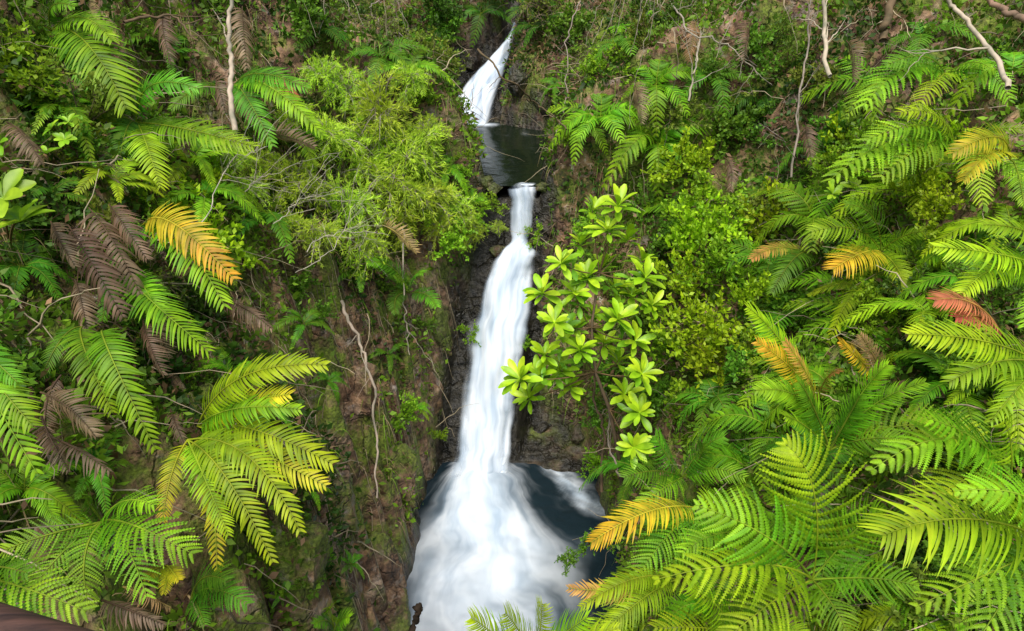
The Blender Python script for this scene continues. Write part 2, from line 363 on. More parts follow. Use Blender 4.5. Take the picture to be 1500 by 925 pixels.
def rock(c, size, label, wetv, seed, flat=.8):
    bm = bmesh.new(); bmesh.ops.create_icosphere(bm, subdivisions=5, radius=1)
    me = bpy.data.meshes.new("rock")
    co = np.array([q.co[:] for q in bm.verts])
    rg = np.random.RandomState(seed)
    for _ in range(16):
        pn = nrm(rg.normal(0, 1, 3)); h = rg.uniform(.45, .8); s = co @ pn
        co = co - pn[None] * np.clip(s - h, 0, 9)[:, None] * .95
    n = 1 + (fbm(co[:, 0] * 2 + 9 + seed, co[:, 1] * 2 + co[:, 2] * 1.7, seed) - .5) * .4 + (fbm(co[:, 0] * 6 + 9, co[:, 1] * 6 + co[:, 2] * 5, seed + 2) - .5) * .2
    co = co * n[:, None] * np.array([1, .9, flat]) * size
    for q, c2 in zip(bm.verts, co): q.co = c2
    for f in bm.faces: f.smooth = True
    bm.to_mesh(me); bm.free()
    at = me.attributes.new("wet", 'FLOAT', 'POINT'); at.data.foreach_set("value", np.full(len(co), wetv, np.float32))
    me.materials.append(ROCK if wetv < .1 else GROUND)
    add("rock", me, label, "rock", group="rocks along the stream", loc=c)
for (u, v, s, w, l, fl) in [(765, 120, .5, .9, "dark wet rock beside the small waterfall", 1.2), (800, 150, .4, .7, "dark mossy rock above the pool", 1), (795, 620, .3, 1, "black wet rock ledge beside the waterfall", .7), (850, 635, .26, .8, "black wet rock above the plunge pool", .8),
                     (848, 240, .3, 0, "brown rock with pale lichen beside the pool", 1.3), (828, 262, .24, 0, "orange brown lichen covered rock", 1.3), (836, 300, .26, 0, "pale orange lichen covered rock at the lip", 1.2), (862, 285, .25, 0, "white lichen covered rock at the lip", 1.4), (880, 450, .4, 0, "grey brown cliff rock behind leaves", 1.3), (820, 390, .26, .5, "damp brown cliff rock beside the falls", 1.4), (800, 460, .2, .8, "wet dark cliff rock beside the falls", 1.4), (785, 560, .2, .9, "wet dark cliff rock beside the falls", 1.4),
                     (803, 330, .16, .9, "wet dark rock at the waterfall lip", 1), (662, 440, .18, .8, "wet dark rock beside the waterfall", 1.2), (20, 245, .18, 0, "brown mossy stone on the bank", .8), (100, 430, .24, 0, "brown mossy stone on the bank", .8), (690, 90, .4, .85, "dark wet rock above the pool", 1.2), (680, 150, .3, .85, "dark wet rock above the pool", 1),
                     (590, 690, .36, .15, "slab of brown rock in the earth wall", 1.8), (490, 740, .3, .15, "slab of brown rock in the earth wall", 1.5), (560, 840, .36, .2, "slab of brown rock in the earth wall", 1.6), (630, 570, .28, .2, "slab of brown rock in the earth wall", 2.0), (535, 580, .26, .15, "slab of brown rock in the earth wall", 1.6), (645, 490, .24, .4, "slab of damp brown rock in the earth wall", 1.8), (450, 820, .26, .15, "slab of brown rock in the earth wall", 1.3), (575, 910, .3, .3, "slab of damp brown rock in the earth wall", 1.4)]:
    rock(P(u, v, survey(u, v) * 1.005), s, l, w, u % 17, fl)
for i, (x, y, z, s) in enumerate([(-.26, 9.97, -2.58, .16), (-.42, 10.02, -2.5, .17), (.12, 9.95, -2.72, .07), (.46, 10.0, -2.55, .13), (-.6, 10.2, -2.45, .2), (-.22, 9.76, -3.5, .15), (.3, 9.8, -3.35, .1), (.05, 9.78, -3.5, .09)]):
    rock((x, y, z), s, "mossy stone at the pool outlet", .6, i + 40, .8)

# ------------------------------------------------------------ fern fronds
PAL = dict(
    lime=((.26, .52, .012), (.50, .70, .02)), bright=((.14, .41, .012), (.35, .61, .02)), green=((.08, .28, .015), (.18, .44, .02)),
    deep=((.05, .18, .015), (.11, .3, .02)), yel=((.45, .58, .02), (.72, .62, .03)), org=((.58, .52, .03), (.76, .38, .03)),
    pink=((.42, .44, .05), (.7, .32, .1)), red=((.5, .2, .1), (.6, .15, .1)), dead=((.2, .13, .08), (.42, .31, .22)), tan=((.4, .27, .14), (.55, .36, .18)))
def bez(p0, p1, p2, t):
    t = t[:, None]
    return (1 - t) ** 2 * p0 + 2 * t * (1 - t) * p1 + t * t * p2, nrm(2 * (1 - t) * (p1 - p0) + 2 * t * (p2 - p1))
def frond(mb, p0, p1, p2, Nh, width, kind='pin', pal='lime', npr=None, rng=R, droop=.3):
    p0, p1, p2 = map(lambda q: np.asarray(q, float), (p0, p1, p2))
    ln = np.linalg.norm(p1 - p0) * .5 + np.linalg.norm(p2 - p1) * .5 + np.linalg.norm(p2 - p0) * .05
    if npr is None: npr = {'pin': 36, 'bi': 22, 'big': 18}[kind]
    c0, c1 = [np.array(q) for q in PAL[pal]]
    t0 = .1 if kind != 'big' else .18
    t = np.linspace(t0, .985, npr)
    Rt, T = bez(p0, p1, p2, t)
    Nh = np.asarray(Nh, float)
    N = nrm(Nh[None] - T * (T @ Nh)[:, None]); S = np.cross(T, N)
    if kind == 'big': prof = np.where(t < .35, .85 + .15 * t / .35, np.clip(1 - ((t - .35) / .68) ** 1.3, .03, 1) ** .85)
    else: prof = np.where(t < .3, .6 + .4 * t / .3, np.sqrt(np.clip(1 - ((t - .3) / .72) ** 1.9, .003, 1)))
    Lp = width * prof
    K = npr * 2
    Lk = (Lp[None] * np.ones((2, 1))).ravel() * rng.uniform(.86, 1.08, K)
    tk = np.tile(t, 2); sgk = np.repeat([1, -1.], npr)
    Tk = np.tile(T, (2, 1)); Nk = np.tile(N, (2, 1)); Sk = np.tile(S, (2, 1)) * sgk[:, None]; Rk = np.tile(Rt, (2, 1))
    Nk = nrm(Nk + rng.normal(0, .12, (K, 3)))
    an = np.radians(78 - 30 * tk) + rng.normal(0, .07, K)
    d0 = nrm(Sk * np.sin(an)[:, None] + Tk * np.cos(an)[:, None] + Nk * .12)
    sp = ln * (1 - t0) / npr
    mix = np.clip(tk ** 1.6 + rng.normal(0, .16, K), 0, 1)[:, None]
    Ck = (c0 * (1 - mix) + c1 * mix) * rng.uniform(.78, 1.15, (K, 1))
    dr = droop * rng.uniform(.5, 1.6, K)
    def cen(s):
        s = np.asarray(s)[None, :, None]
        return Rk[:, None] + d0[:, None] * Lk[:, None, None] * s + Tk[:, None] * (.22 * Lk)[:, None, None] * s ** 2 - Nk[:, None] * (dr * Lk)[:, None, None] * s ** 2
    side = nrm(np.cross(d0, Nk))
    if kind == 'pin':
        n = 6; s = np.linspace(0, 1, n)
        W = (sp * .54) * np.array([.9, 1.0, .98, .85, .58, .06])[None] * np.ones((K, 1))
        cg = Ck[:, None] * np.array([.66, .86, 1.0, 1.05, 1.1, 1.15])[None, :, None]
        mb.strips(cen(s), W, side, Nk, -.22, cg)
    else:
        m = 11 if kind == 'bi' else 17
        core = .28 if kind == 'bi' else .22
        n = 6; s = np.linspace(0, 1, n)
        W = (sp * core) * np.array([.9, 1.0, .95, .75, .5, .06])[None] * np.ones((K, 1))
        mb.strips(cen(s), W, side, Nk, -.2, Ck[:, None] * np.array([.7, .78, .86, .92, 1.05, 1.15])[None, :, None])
        s = np.linspace(.03, .96, m)
        Pc = cen(s)
        pf = np.sqrt(np.clip(1 - s ** 2.2, .03, 1))
        ll = sp * .6 * pf
        sg2 = np.array([1, -1.])[None, None, :, None]
        B = np.repeat(Pc[:, :, None], 2, 2).reshape(-1, 3)
        Dd = nrm(side[:, None, None] * sg2 + d0[:, None, None] * .5 + np.zeros((K, m, 2, 3))).reshape(-1, 3)
        lens = np.broadcast_to(ll[None, :, None], (K, m, 2)).ravel() * rng.uniform(.9, 1.1, K * m * 2)
        wid = np.broadcast_to((Lk / m * .46)[:, None, None], (K, m, 2)).ravel()
        Nn = np.repeat(Nk, m * 2, 0)
        sd = nrm(np.cross(Dd, Nn))
        ss = np.array([0, .6, 1.])[None, :, None]
        PP = B[:, None] + Dd[:, None] * lens[:, None, None] * ss - Nn[:, None] * (lens * .25)[:, None, None] * ss ** 2 + Nn[:, None] * .0008
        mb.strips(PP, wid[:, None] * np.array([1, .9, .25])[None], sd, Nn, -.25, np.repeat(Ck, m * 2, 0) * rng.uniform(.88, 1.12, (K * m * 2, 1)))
    tt = np.linspace(0, 1, 12)
    pth, _ = bez(p0, p1, p2, tt)
    rc = (c0 * .7 + np.array([.3, .26, .04]) * .7) if pal != 'dead' else c0 * .7
    mb.tube(pth + N.mean(0) * .003, np.linspace(.011, .003, len(tt)) * max(.6, ln), rc, 4)
def tocam(p):
    return nrm(-np.asarray(p))
def make_fern(base, tips, label, cat="fern", k=.95, name="fern", group="ferns on the gorge banks", dabs=None):
    D0 = (survey(*base) * k) if dabs is None else dabs
    p0 = P(base[0], base[1], D0)
    root = add(name, None, label, cat, group=group, loc=p0)
    root.empty_display_size = .1
    for tp in tips:
        u, v, pal = tp[:3]
        kind = tp[3] if len(tp) > 3 else 'pin'
        w = tp[4] if len(tp) > 4 else .2
        arch = tp[5] if len(tp) > 5 else .25
        kd = tp[6] if len(tp) > 6 else .93
        b = P(tp[7][0], tp[7][1], D0) if len(tp) > 7 else p0
        p2 = P(u, v, D0 * kd)
        ln = np.linalg.norm(p2 - b)
        p1 = b * .55 + p2 * .45 + np.array([0, 0, 1]) * arch * 1.2 * ln + np.array([0, -1, 0]) * .06 * ln + R.normal(0, .08, 3) * ln
        Nh = nrm(np.array([0, 0, .8]) + tocam(p2) * .85 + R.normal(0, .2, 3))
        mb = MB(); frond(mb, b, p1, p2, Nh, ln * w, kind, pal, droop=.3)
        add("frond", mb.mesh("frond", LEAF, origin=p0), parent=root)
    return root
make_fern((75, 45), [(185, 160, 'bright', 'pin', .25), (165, 60, 'bright'), (20, 90, 'green'), (110, 10, 'green'), (130, 130, 'green')], "bright green fern with arching fronds on a mossy bank")
make_fern((200, 180), [(372, 215, 'bright', 'pin', .17), (235, 275, 'lime', 'pin', .22), (140, 205, 'lime'), (290, 130, 'green'), (170, 280, 'green')], "yellow green fern arching over the bank")
make_fern((340, 130), [(475, 200, 'bright', 'pin', .14), (400, 215, 'green', 'pin', .18), (250, 160, 'green'), (450, 130, 'green')], "slender green fern beside a pale sapling")
make_fern((210, 330), [(343, 410, 'org', 'pin', .19, .3), (330, 450, 'bright', 'pin', .2), (160, 395, 'green')], "fern with one orange yellow frond", k=.9)
make_fern((190, 405), [(306, 515, 'bright', 'pin', .22, .25), (235, 470, 'bright', 'pin', .2), (150, 470, 'green')], "lime green drooping fern on an earth bank", k=.88)
make_fern((120, 480), [(165, 605, 'bright', 'pin', .2, .3), (228, 660, 'bright', 'pin', .16, .32, .93, (150, 485)), (60, 555, 'green', 'pin', .2, .35)], "green fern with long hanging fronds", k=.85)
make_fern((290, 625), [(478, 535, 'lime', 'pin', .15), (425, 578, 'yel', 'pin', .18, .12), (488, 680, 'lime', 'pin', .18, .2), (478, 712, 'yel', 'pin', .15, .2), (440, 600, 'bright', 'pin', .16)], "lime fern with yellowing fronds spread sideways", k=.86)
make_fern((275, 645), [(238, 765, 'yel', 'pin', .17, .25), (318, 838, 'yel', 'pin', .13, .2), (335, 785, 'lime', 'pin', .17, .2), (400, 825, 'lime', 'pin', .13, .25), (440, 780, 'lime', 'pin', .14, .3)], "lime fern with fronds hanging like a skirt", k=.83)
make_fern((150, 765), [(3, 808, 'bright', 'bi', .27), (45, 865, 'bright', 'bi', .26), (282, 812, 'bright', 'bi', .27), (215, 875, 'bright', 'bi', .27), (120, 725, 'green', 'bi', .3), (130, 890, 'bright', 'bi', .27), (225, 740, 'bright', 'bi', .28)], "bright green feathery fern spreading in a rosette", k=.8)
make_fern((-30, 850), [(125, 895, 'bright', 'bi', .25), (60, 925, 'green', 'bi', .3), (40, 840, 'green', 'bi', .25)], "green feathery fern by a wooden rail", k=.8)
make_fern((-45, 500), [(48, 625, 'bright', 'pin', .22, .3), (55, 695, 'bright', 'pin', .18, .35), (25, 560, 'green')], "large green fern with drooping fronds", k=.8)
make_fern((280, 880), [(362, 885, 'green', 'bi', .25), (300, 915, 'green', 'bi', .25), (330, 850, 'green', 'bi', .3)], "small fern low on the earth wall")
make_fern((490, 925), [(480, 890, 'lime'), (512, 905, 'bright'), (460, 915, 'green')], "tiny fern low on the earth wall")
make_fern((600, 430), [(540, 385, 'green'), (640, 450, 'green'), (620, 400, 'green'), (580, 460, 'deep')], "small dark green fern above the falls")
make_fern((245, 830), [(240, 870, 'yel'), (215, 850, 'yel'), (262, 850, 'yel')], "yellow green fern sprout", k=.8)
make_fern((1385, 110), [(1480, 150, 'bright', 'bi', .22), (1265, 155, 'bright', 'bi', .22), (1300, 95, 'green', 'bi', .2), (1450, 100, 'bright', 'bi', .2), (1340, 160, 'lime', 'bi', .2)], "spreading bright green tree fern", k=.88)
make_fern((1400, 215), [(1505, 190, 'bright', 'bi', .2), (1270, 205, 'bright', 'bi', .2), (1215, 265, 'bright', 'bi', .18), (1320, 165, 'lime', 'bi', .22), (1500, 260, 'lime', 'bi', .22), (1290, 260, 'bright', 'bi', .22), (1440, 300, 'lime', 'bi', .22)], "large lime green tree fern with layered fronds", k=.85)
make_fern((1480, 235), [(1395, 225, 'yel', 'pin', .2), (1410, 265, 'yel', 'pin', .2), (1500, 300, 'bright')], "fern with yellowing fronds", k=.8)
make_fern((1290, 370), [(1220, 395, 'org', 'pin', .28), (1190, 340, 'bright', 'bi', .22), (1240, 300, 'green', 'bi', .22), (1370, 340, 'bright', 'bi', .2), (1330, 430, 'lime', 'pin', .22)], "green fern with one orange frond", k=.9)
make_fern((1190, 375), [(1100, 380, 'pink', 'pin', .14), (1130, 430, 'green', 'pin', .2), (1200, 350, 'tan', 'pin', .12)], "fern with a faded pink brown frond")
make_fern((1530, 400), [(1370, 362, 'lime', 'pin', .18, .2), (1410, 430, 'lime', 'pin', .2), (1500, 480, 'bright', 'pin', .22), (1440, 330, 'bright')], "big lime fern frond with long leaflets", k=.8)
make_fern((1540, 545), [(1330, 490, 'lime', 'pin', .17, .15), (1390, 560, 'bright', 'pin', .18), (1450, 620, 'bright', 'pin', .18)], "lime fern reaching out from the slope", k=.8)
make_fern((1466, 490), [(1370, 440, 'red', 'pin', .22, .3), (1400, 465, 'red', 'pin', .22, .25)], "curled rusty red fern frond", k=.8)
make_fern((1195, 590), [(1108, 500, 'org', 'pin', .16, .1), (1150, 500, 'pink', 'pin', .16, .1), (1095, 450, 'lime', 'pin', .16, .1), (1230, 545, 'pink', 'pin', .18)], "fern with orange pink new fronds", k=.83)
make_fern((1290, 560), [(1230, 500, 'org', 'pin', .16, .1), (1260, 490, 'tan', 'pin', .16, .1), (1310, 520, 'lime', 'pin', .18)], "fern with orange tinted fronds", k=.86)
make_fern((1215, 660), [(1108, 572, 'bright', 'pin', .17), (1170, 560, 'green', 'pin', .2), (1300, 535, 'bright', 'pin', .17), (1440, 640, 'lime', 'bi', .2), (1355, 560, 'bright', 'pin', .17), (1330, 650, 'bright', 'bi', .22), (1150, 610, 'bright', 'pin', .2), (1260, 580, 'green', 'pin', .2)], "green fern with fronds radiating from its crown", k=.85)
make_fern((1000, 700), [(915, 700, 'green', 'bi', .24), (960, 640, 'green', 'bi', .25), (1060, 640, 'green', 'bi', .25), (930, 745, 'bright', 'bi', .22), (1090, 700, 'bright', 'bi', .25), (1030, 650, 'green', 'bi', .22)], "green fern above the plunge pool", k=.88)
make_fern((1020, 745), [(866, 795, 'org', 'pin', .22, .3), (930, 850, 'bright', 'bi', .25)], "fern with one orange yellow frond over the water", k=.8)
make_fern((990, 850), [(833, 862, 'pink', 'pin', .13, .12), (880, 930, 'lime', 'pin', .2), (850, 890, 'lime', 'pin', .15)], "lime fern with pinkish tip over the water", k=.76)
make_fern((1190, 850), [(1150, 650, 'lime', 'big', .36, .3), (1020, 740, 'bright', 'big', .32, .25), (960, 850, 'lime', 'big', .28, .25), (1050, 950, 'lime', 'big', .3), (1345, 860, 'bright', 'big', .32, .25), (1250, 950, 'bright', 'big', .34), (1290, 750, 'bright', 'big', .32, .25)], "large feathery lime green tree fern", k=.82, name="tree_fern")
make_fern((1545, 800), [(1292, 785, 'lime', 'pin', .28, .28), (1340, 890, 'bright', 'big', .3), (1420, 960, 'bright', 'big', .3), (1400, 720, 'bright', 'big', .28)], "large green tree fern with long drooping leaflets", k=.72, name="tree_fern")
make_fern((1480, 700), [(1275, 690, 'bright', 'big', .26), (1345, 610, 'bright', 'big', .28), (1450, 590, 'lime', 'big', .3), (1330, 770, 'lime', 'big', .28)], "green tree fern with layered fronds", k=.86, name="tree_fern")
make_fern((1110, 790), [(1000, 810, 'bright', 'bi', .26), (1030, 730, 'bright', 'bi', .26), (1180, 740, 'bright', 'bi', .26), (1080, 870, 'lime', 'bi', .26), (1170, 860, 'bright', 'bi', .26)], "bright green fern with overlapping fronds", k=.8)
make_fern((1080, 930), [(960, 920, 'lime', 'bi', .26), (1010, 860, 'lime', 'bi', .26), (1130, 860, 'bright', 'bi', .26), (1180, 930, 'lime', 'bi', .26)], "lime fern with overlapping fronds near the lookout", k=.76)
make_fern((780, 985), [(690, 905, 'lime', 'pin', .25, .15), (740, 898, 'lime', 'pin', .28, .1), (795, 885, 'lime', 'pin', .25, .1), (860, 905, 'bright', 'pin', .25, .1), (905, 920, 'lime', 'pin', .2, .1)], "lime fern tips just below the lookout", dabs=3.2)

# ------------------------------------------------------------ ferns along the banks
lib = []
for i, (kind, pal) in enumerate([('bi', 'green'), ('bi', 'bright'), ('pin', 'green'), ('pin', 'bright'), ('bi', 'deep'), ('pin', 'lime'), ('pin', 'deep'), ('bi', 'lime')]):
    vs = []
    for j in range(4):
        mb = MB(); rg = np.random.RandomState(i * 7 + j)
        frond(mb, (0, 0, 0), (0.07 * (j - 1.5), .5, .34 + .09 * j), (.14 * (j - 1.5), 1, -.1 - .12 * j), (0, -.1, 1), .19 if kind == 'pin' else .26, kind, pal, npr=29 if kind == 'pin' else 18, rng=rg)
        vs.append(mb.mesh("frond_" + pal, LEAF))
    lib.append(vs)
def fern_at(p, n, size, li, label):
    root = add("fern", None, label, "fern", group="ferns on the gorge banks", loc=p)
    root.empty_display_size = .1
    A = nrm(np.array([0, 0, 1.]) + n * .7)
    k = random.randint(5, 8); a0 = random.random() * 6.28
    x = nrm(np.cross(A, [0, 1, .2])); y = np.cross(A, x)
    for j in range(k):
        a = a0 + j * 2 * math.pi / k + random.uniform(-.25, .25)
        out = x * math.cos(a) + y * math.sin(a)
        e = random.uniform(.05, .5)
        Yv = nrm(out * math.cos(e) + A * math.sin(e)); Xv = nrm(np.cross(Yv, A)); Zv = np.cross(Xv, Yv)
        s = size * random.uniform(.7, 1.15)
        M = Matrix([[Xv[r] * s, Yv[r] * s, Zv[r] * s, 0] for r in range(3)] + [[0, 0, 0, 1]])
        o = add("frond", random.choice(lib[li]), parent=root)
        o.matrix_local = M
def at_spot(u, v, off=.0):
    D = survey(u, v); p = P(u, v, D)
    n = normal_at(np.array([p[0]]), np.array([p[1]]), .25)[0]
    return p + n * off, n, D
spots = [(1290, 130, 90, 1), (930, 60, 70, 1), (880, 180, 70, 1), (960, 215, 80, 1), (1000, 320, 80, 1), (920, 80, 60, 0), (1200, 330, 90, 1), (1250, 450, 100, 1), (1340, 400, 110, 7), (1440, 430, 110, 3),
         (1170, 480, 90, 0), (1300, 500, 110, 1), (1400, 570, 110, 3), (1140, 640, 100, 1), (1240, 600, 110, 3), (1450, 660, 120, 1), (1080, 790, 110, 1), (1230, 800, 110, 1), (1110, 700, 90, 1), (1400, 800, 120, 1), (1200, 940, 110, 7), (1060, 900, 100, 1), (1350, 930, 110, 7), (1450, 920, 110, 1), (940, 900, 80, 7),
         (1300, 870, 110, 1), (1480, 560, 120, 5), (1490, 350, 110, 5), (1480, 120, 80, 1), (1350, 60, 60, 0), (1200, 230, 60, 0), (1130, 280, 60, 2), (1250, 300, 80, 1), (1340, 300, 100, 7), (1430, 380, 100, 3), (1290, 440, 90, 5), (1380, 480, 100, 7), (1180, 560, 90, 1), (1060, 600, 80, 0), (950, 700, 80, 0),
         (230, 90, 70, 2), (90, 190, 80, 3), (270, 250, 90, 5), (370, 340, 80, 2), (60, 300, 80, 2), (330, 560, 60, 3), (410, 210, 80, 3), (520, 400, 60, 2), (600, 110, 60, 3), (560, 90, 60, 0), (460, 60, 60, 4), (150, 280, 70, 5), (290, 300, 80, 3), (330, 390, 60, 3),
         (610, 270, 60, 3), (30, 720, 80, 3), (120, 700, 70, 2), (20, 400, 80, 2), (380, 620, 50, 2), (430, 480, 45, 2), (1110, 150, 50, 4), (1040, 120, 50, 0), (960, 130, 60, 1), (1130, 400, 70, 0), (1200, 690, 90, 0), (1010, 780, 80, 0), (700, 25, 45, 4), (800, 50, 55, 4), (830, 130, 55, 2), (630, 70, 50, 2), (780, 20, 45, 4), (860, 190, 50, 1), (650, 250, 40, 3), (690, 295, 30, 3),
         (600, 600, 26, 3), (470, 560, 32, 2), (560, 520, 30, 2), (400, 870, 32, 2), (440, 720, 28, 3), (500, 830, 24, 2)]
for (u, v, px, li) in spots:
    p, n, D = at_spot(u, v, .08)
    fern_at(p, n, px * D / 1000 * 1.1, li, {0: "deep green feathery fern on the slope", 1: "bright green feathery fern on the slope", 2: "green fern with simple leaflets on the slope", 3: "bright green fern with simple leaflets", 4: "dark green shaded fern", 5: "lime green fern with simple leaflets", 7: "lime green feathery fern on the slope"}[li])
for (a, b, pal) in [((130, 305), (205, 430), 'dead'), ((100, 330), (180, 465), 'dead'), ((75, 325), (110, 390), 'dead'), ((160, 300), (215, 380), 'dead'), ((235, 440), (248, 525), 'dead'), ((60, 575), (140, 640), 'dead'), ((60, 610), (100, 690), 'dead'),
                 ((325, 440), (398, 482), 'dead'), ((355, 10), (362, 100), 'dead'), ((300, 95), (330, 165), 'dead'), ((395, 118), (438, 145), 'red'), ((250, 600), (270, 650), 'dead'), ((70, 640), (160, 690), 'dead'), ((560, 330), (610, 370), 'tan'), ((370, 200), (460, 215), 'dead'), ((180, 860), (250, 890), 'tan'), ((1240, 500), (1290, 540), 'tan'),
                 ((300, 210), (320, 270), 'dead'), ((150, 880), (240, 915), 'dead'), ((10, 180), (60, 240), 'dead'), ((110, 410), (130, 500), 'dead'), ((90, 550), (70, 640), 'dead'), ((210, 470), (240, 550), 'dead'),
                 ((1100, 30), (1090, 90), 'dead'), ((1240, 60), (1250, 120), 'dead'), ((930, 120), (940, 180), 'dead'), ((1180, 180), (1190, 240), 'dead'), ((1060, 230), (1070, 280), 'dead'), ((470, 20), (480, 90), 'dead'), ((240, 20), (250, 90), 'dead'), ((1020, 30), (1010, 90), 'tan')]:
    D = survey(*a) * (.88 if a[1] > 250 else .93)
    p0 = P(*a, D); p2 = P(*b, D * .97); ln = np.linalg.norm(p2 - p0)
    mb = MB(); frond(mb, p0, (p0 + p2) / 2 + np.array([.1 * R.normal(), -.1, .22]) * ln, p2, tocam(p0) + R.normal(0, .5, 3), ln * .2, 'pin', pal, npr=24, droop=.9)
    add("dead_fern_frond", mb.mesh("dead_fern_frond", LEAF, origin=p0), "withered rusty red fern frond" if pal == 'red' else "withered brown fern frond hanging on the bank", "dead frond", group="withered fronds hanging on the banks", loc=p0)

# ------------------------------------------------------------ shrubs
def shrub_mb(rg, nst, nsub, nleaf, ll, lw, pal, twig, droopy=0):
    mb = MB()
    c0, c1 = np.array(pal[0]), np.array(pal[1])
    for i in range(nst):
        e = nrm(rg.normal(0, 1, 3) + np.array([0, 0, .5])); e[2] = abs(e[2])
        e = e * rg.uniform(.55, 1)
        mid = e * .5 + rg.normal(0, .08, 3) + np.array([0, 0, .08 + droopy * .35])
        tt = np.linspace(0, 1, 7); pth, T = bez(np.zeros(3), mid, e - np.array([0, 0, droopy * .3]), tt)
        mb.tube(pth, np.linspace(.014, .004, 7), twig, 3)
        for j in range(nsub):
            t = rg.uniform(.2, 1); k = int(t * 6)
            b = pth[k]; dr = nrm(T[k] * .6 + rg.normal(0, .6, 3) + np.array([0, 0, .2 - droopy * .3])); L = rg.uniform(.15, .38)
            q = np.linspace(0, 1, 4)[:, None]; sp = b + dr * L * q + np.array([0, 0, .03 - droopy * .12]) * q ** 2
            mb.tube(sp, np.linspace(.005, .002, 4), twig, 3)
            n = nleaf; tq = rg.uniform(.1, 1.05, n)
            B = b + dr * (L * tq)[:, None] + np.array([0, 0, .03 - droopy * .12]) * (tq ** 2)[:, None]
            Dd = nrm(dr[None] * (.5 + droopy * .6) + rg.normal(0, .6 - .1 * droopy, (n, 3)) + np.array([0, 0, .15]))
            S = nrm(np.cross(Dd, np.array([0, 0, 1.]) + rg.normal(0, .5, (n, 3))))
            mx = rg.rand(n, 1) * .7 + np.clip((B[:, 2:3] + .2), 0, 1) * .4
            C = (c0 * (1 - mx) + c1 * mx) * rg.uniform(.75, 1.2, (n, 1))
            mb.diamonds(B, Dd, S, ll * rg.uniform(.7, 1.2, n), lw * rg.uniform(.8, 1.2, n), C)
    return mb
GR = dict(dark=((.04, .11, .014), (.1, .23, .024)), mid=((.07, .2, .015), (.19, .39, .028)), olive=((.13, .2, .025), (.3, .41, .05)), lime=((.22, .45, .012), (.48, .7, .02)), fresh=((.14, .37, .015), (.33, .58, .025)), pale=((.32, .56, .02), (.64, .86, .08)))
slib = {}
for i, (nm, args) in enumerate(dict(
    dark=(10, 8, 11, .11, .03, GR['dark'], (.12, .09, .05)), darkbig=(8, 6, 9, .17, .045, GR['dark'], (.12, .09, .05)), mid=(10, 8, 11, .11, .03, GR['mid'], (.14, .1, .06)),
    midfine=(9, 10, 18, .075, .014, GR['mid'], (.16, .12, .06)), olive=(9, 8, 12, .09, .022, GR['olive'], (.2, .16, .1)), fresh=(10, 8, 12, .1, .03, GR['fresh'], (.14, .1, .05)),
    lime=(10, 8, 13, .1, .03, GR['lime'], (.18, .14, .06)), fine=(17, 13, 17, .11, .0068, GR['pale'], (.52, .48, .4), 1), twiggy=(16, 12, 3, .08, .02, GR['olive'], (.34, .27, .19), .6)).items()):
    slib[nm] = [shrub_mb(np.random.RandomState(i * 31 + 11 * j + 2), *args).mesh("shrub_" + nm, LEAF) for j in range(3)]
LBL = dict(dark="dark green small leaved shrub in shade", darkbig="dark green broad leaved shrub in shade", mid="green leafy shrub on the bank", midfine="fine leaved green shrub on the bank", olive="olive green twiggy shrub", fresh="fresh green leafy shrub on the bank", lime="bright yellow green small leaved shrub", fine="airy yellow green feathery shrub with grey twigs", twiggy="almost bare brown twiggy shrub")
def put_shrub(p, n, s, nm, grp="shrubs covering the gorge banks"):
    o = add("shrub", random.choice(slib[nm]), LBL[nm], "shrub", group=grp, loc=p)
    A = nrm(np.array([0, 0, 1.]) + n * .8)
    o.rotation_mode = 'QUATERNION'; o.rotation_quaternion = Vector(A).to_track_quat('Z', 'Y') @ Quaternion((0, 0, 1), random.random() * 6.28)
    up = 1.35 if nm == 'lime' else 1.
    o.scale = (s * random.uniform(.85, 1.15), s * random.uniform(.85, 1.15), s * up * random.uniform(.8, 1.1))
    return o
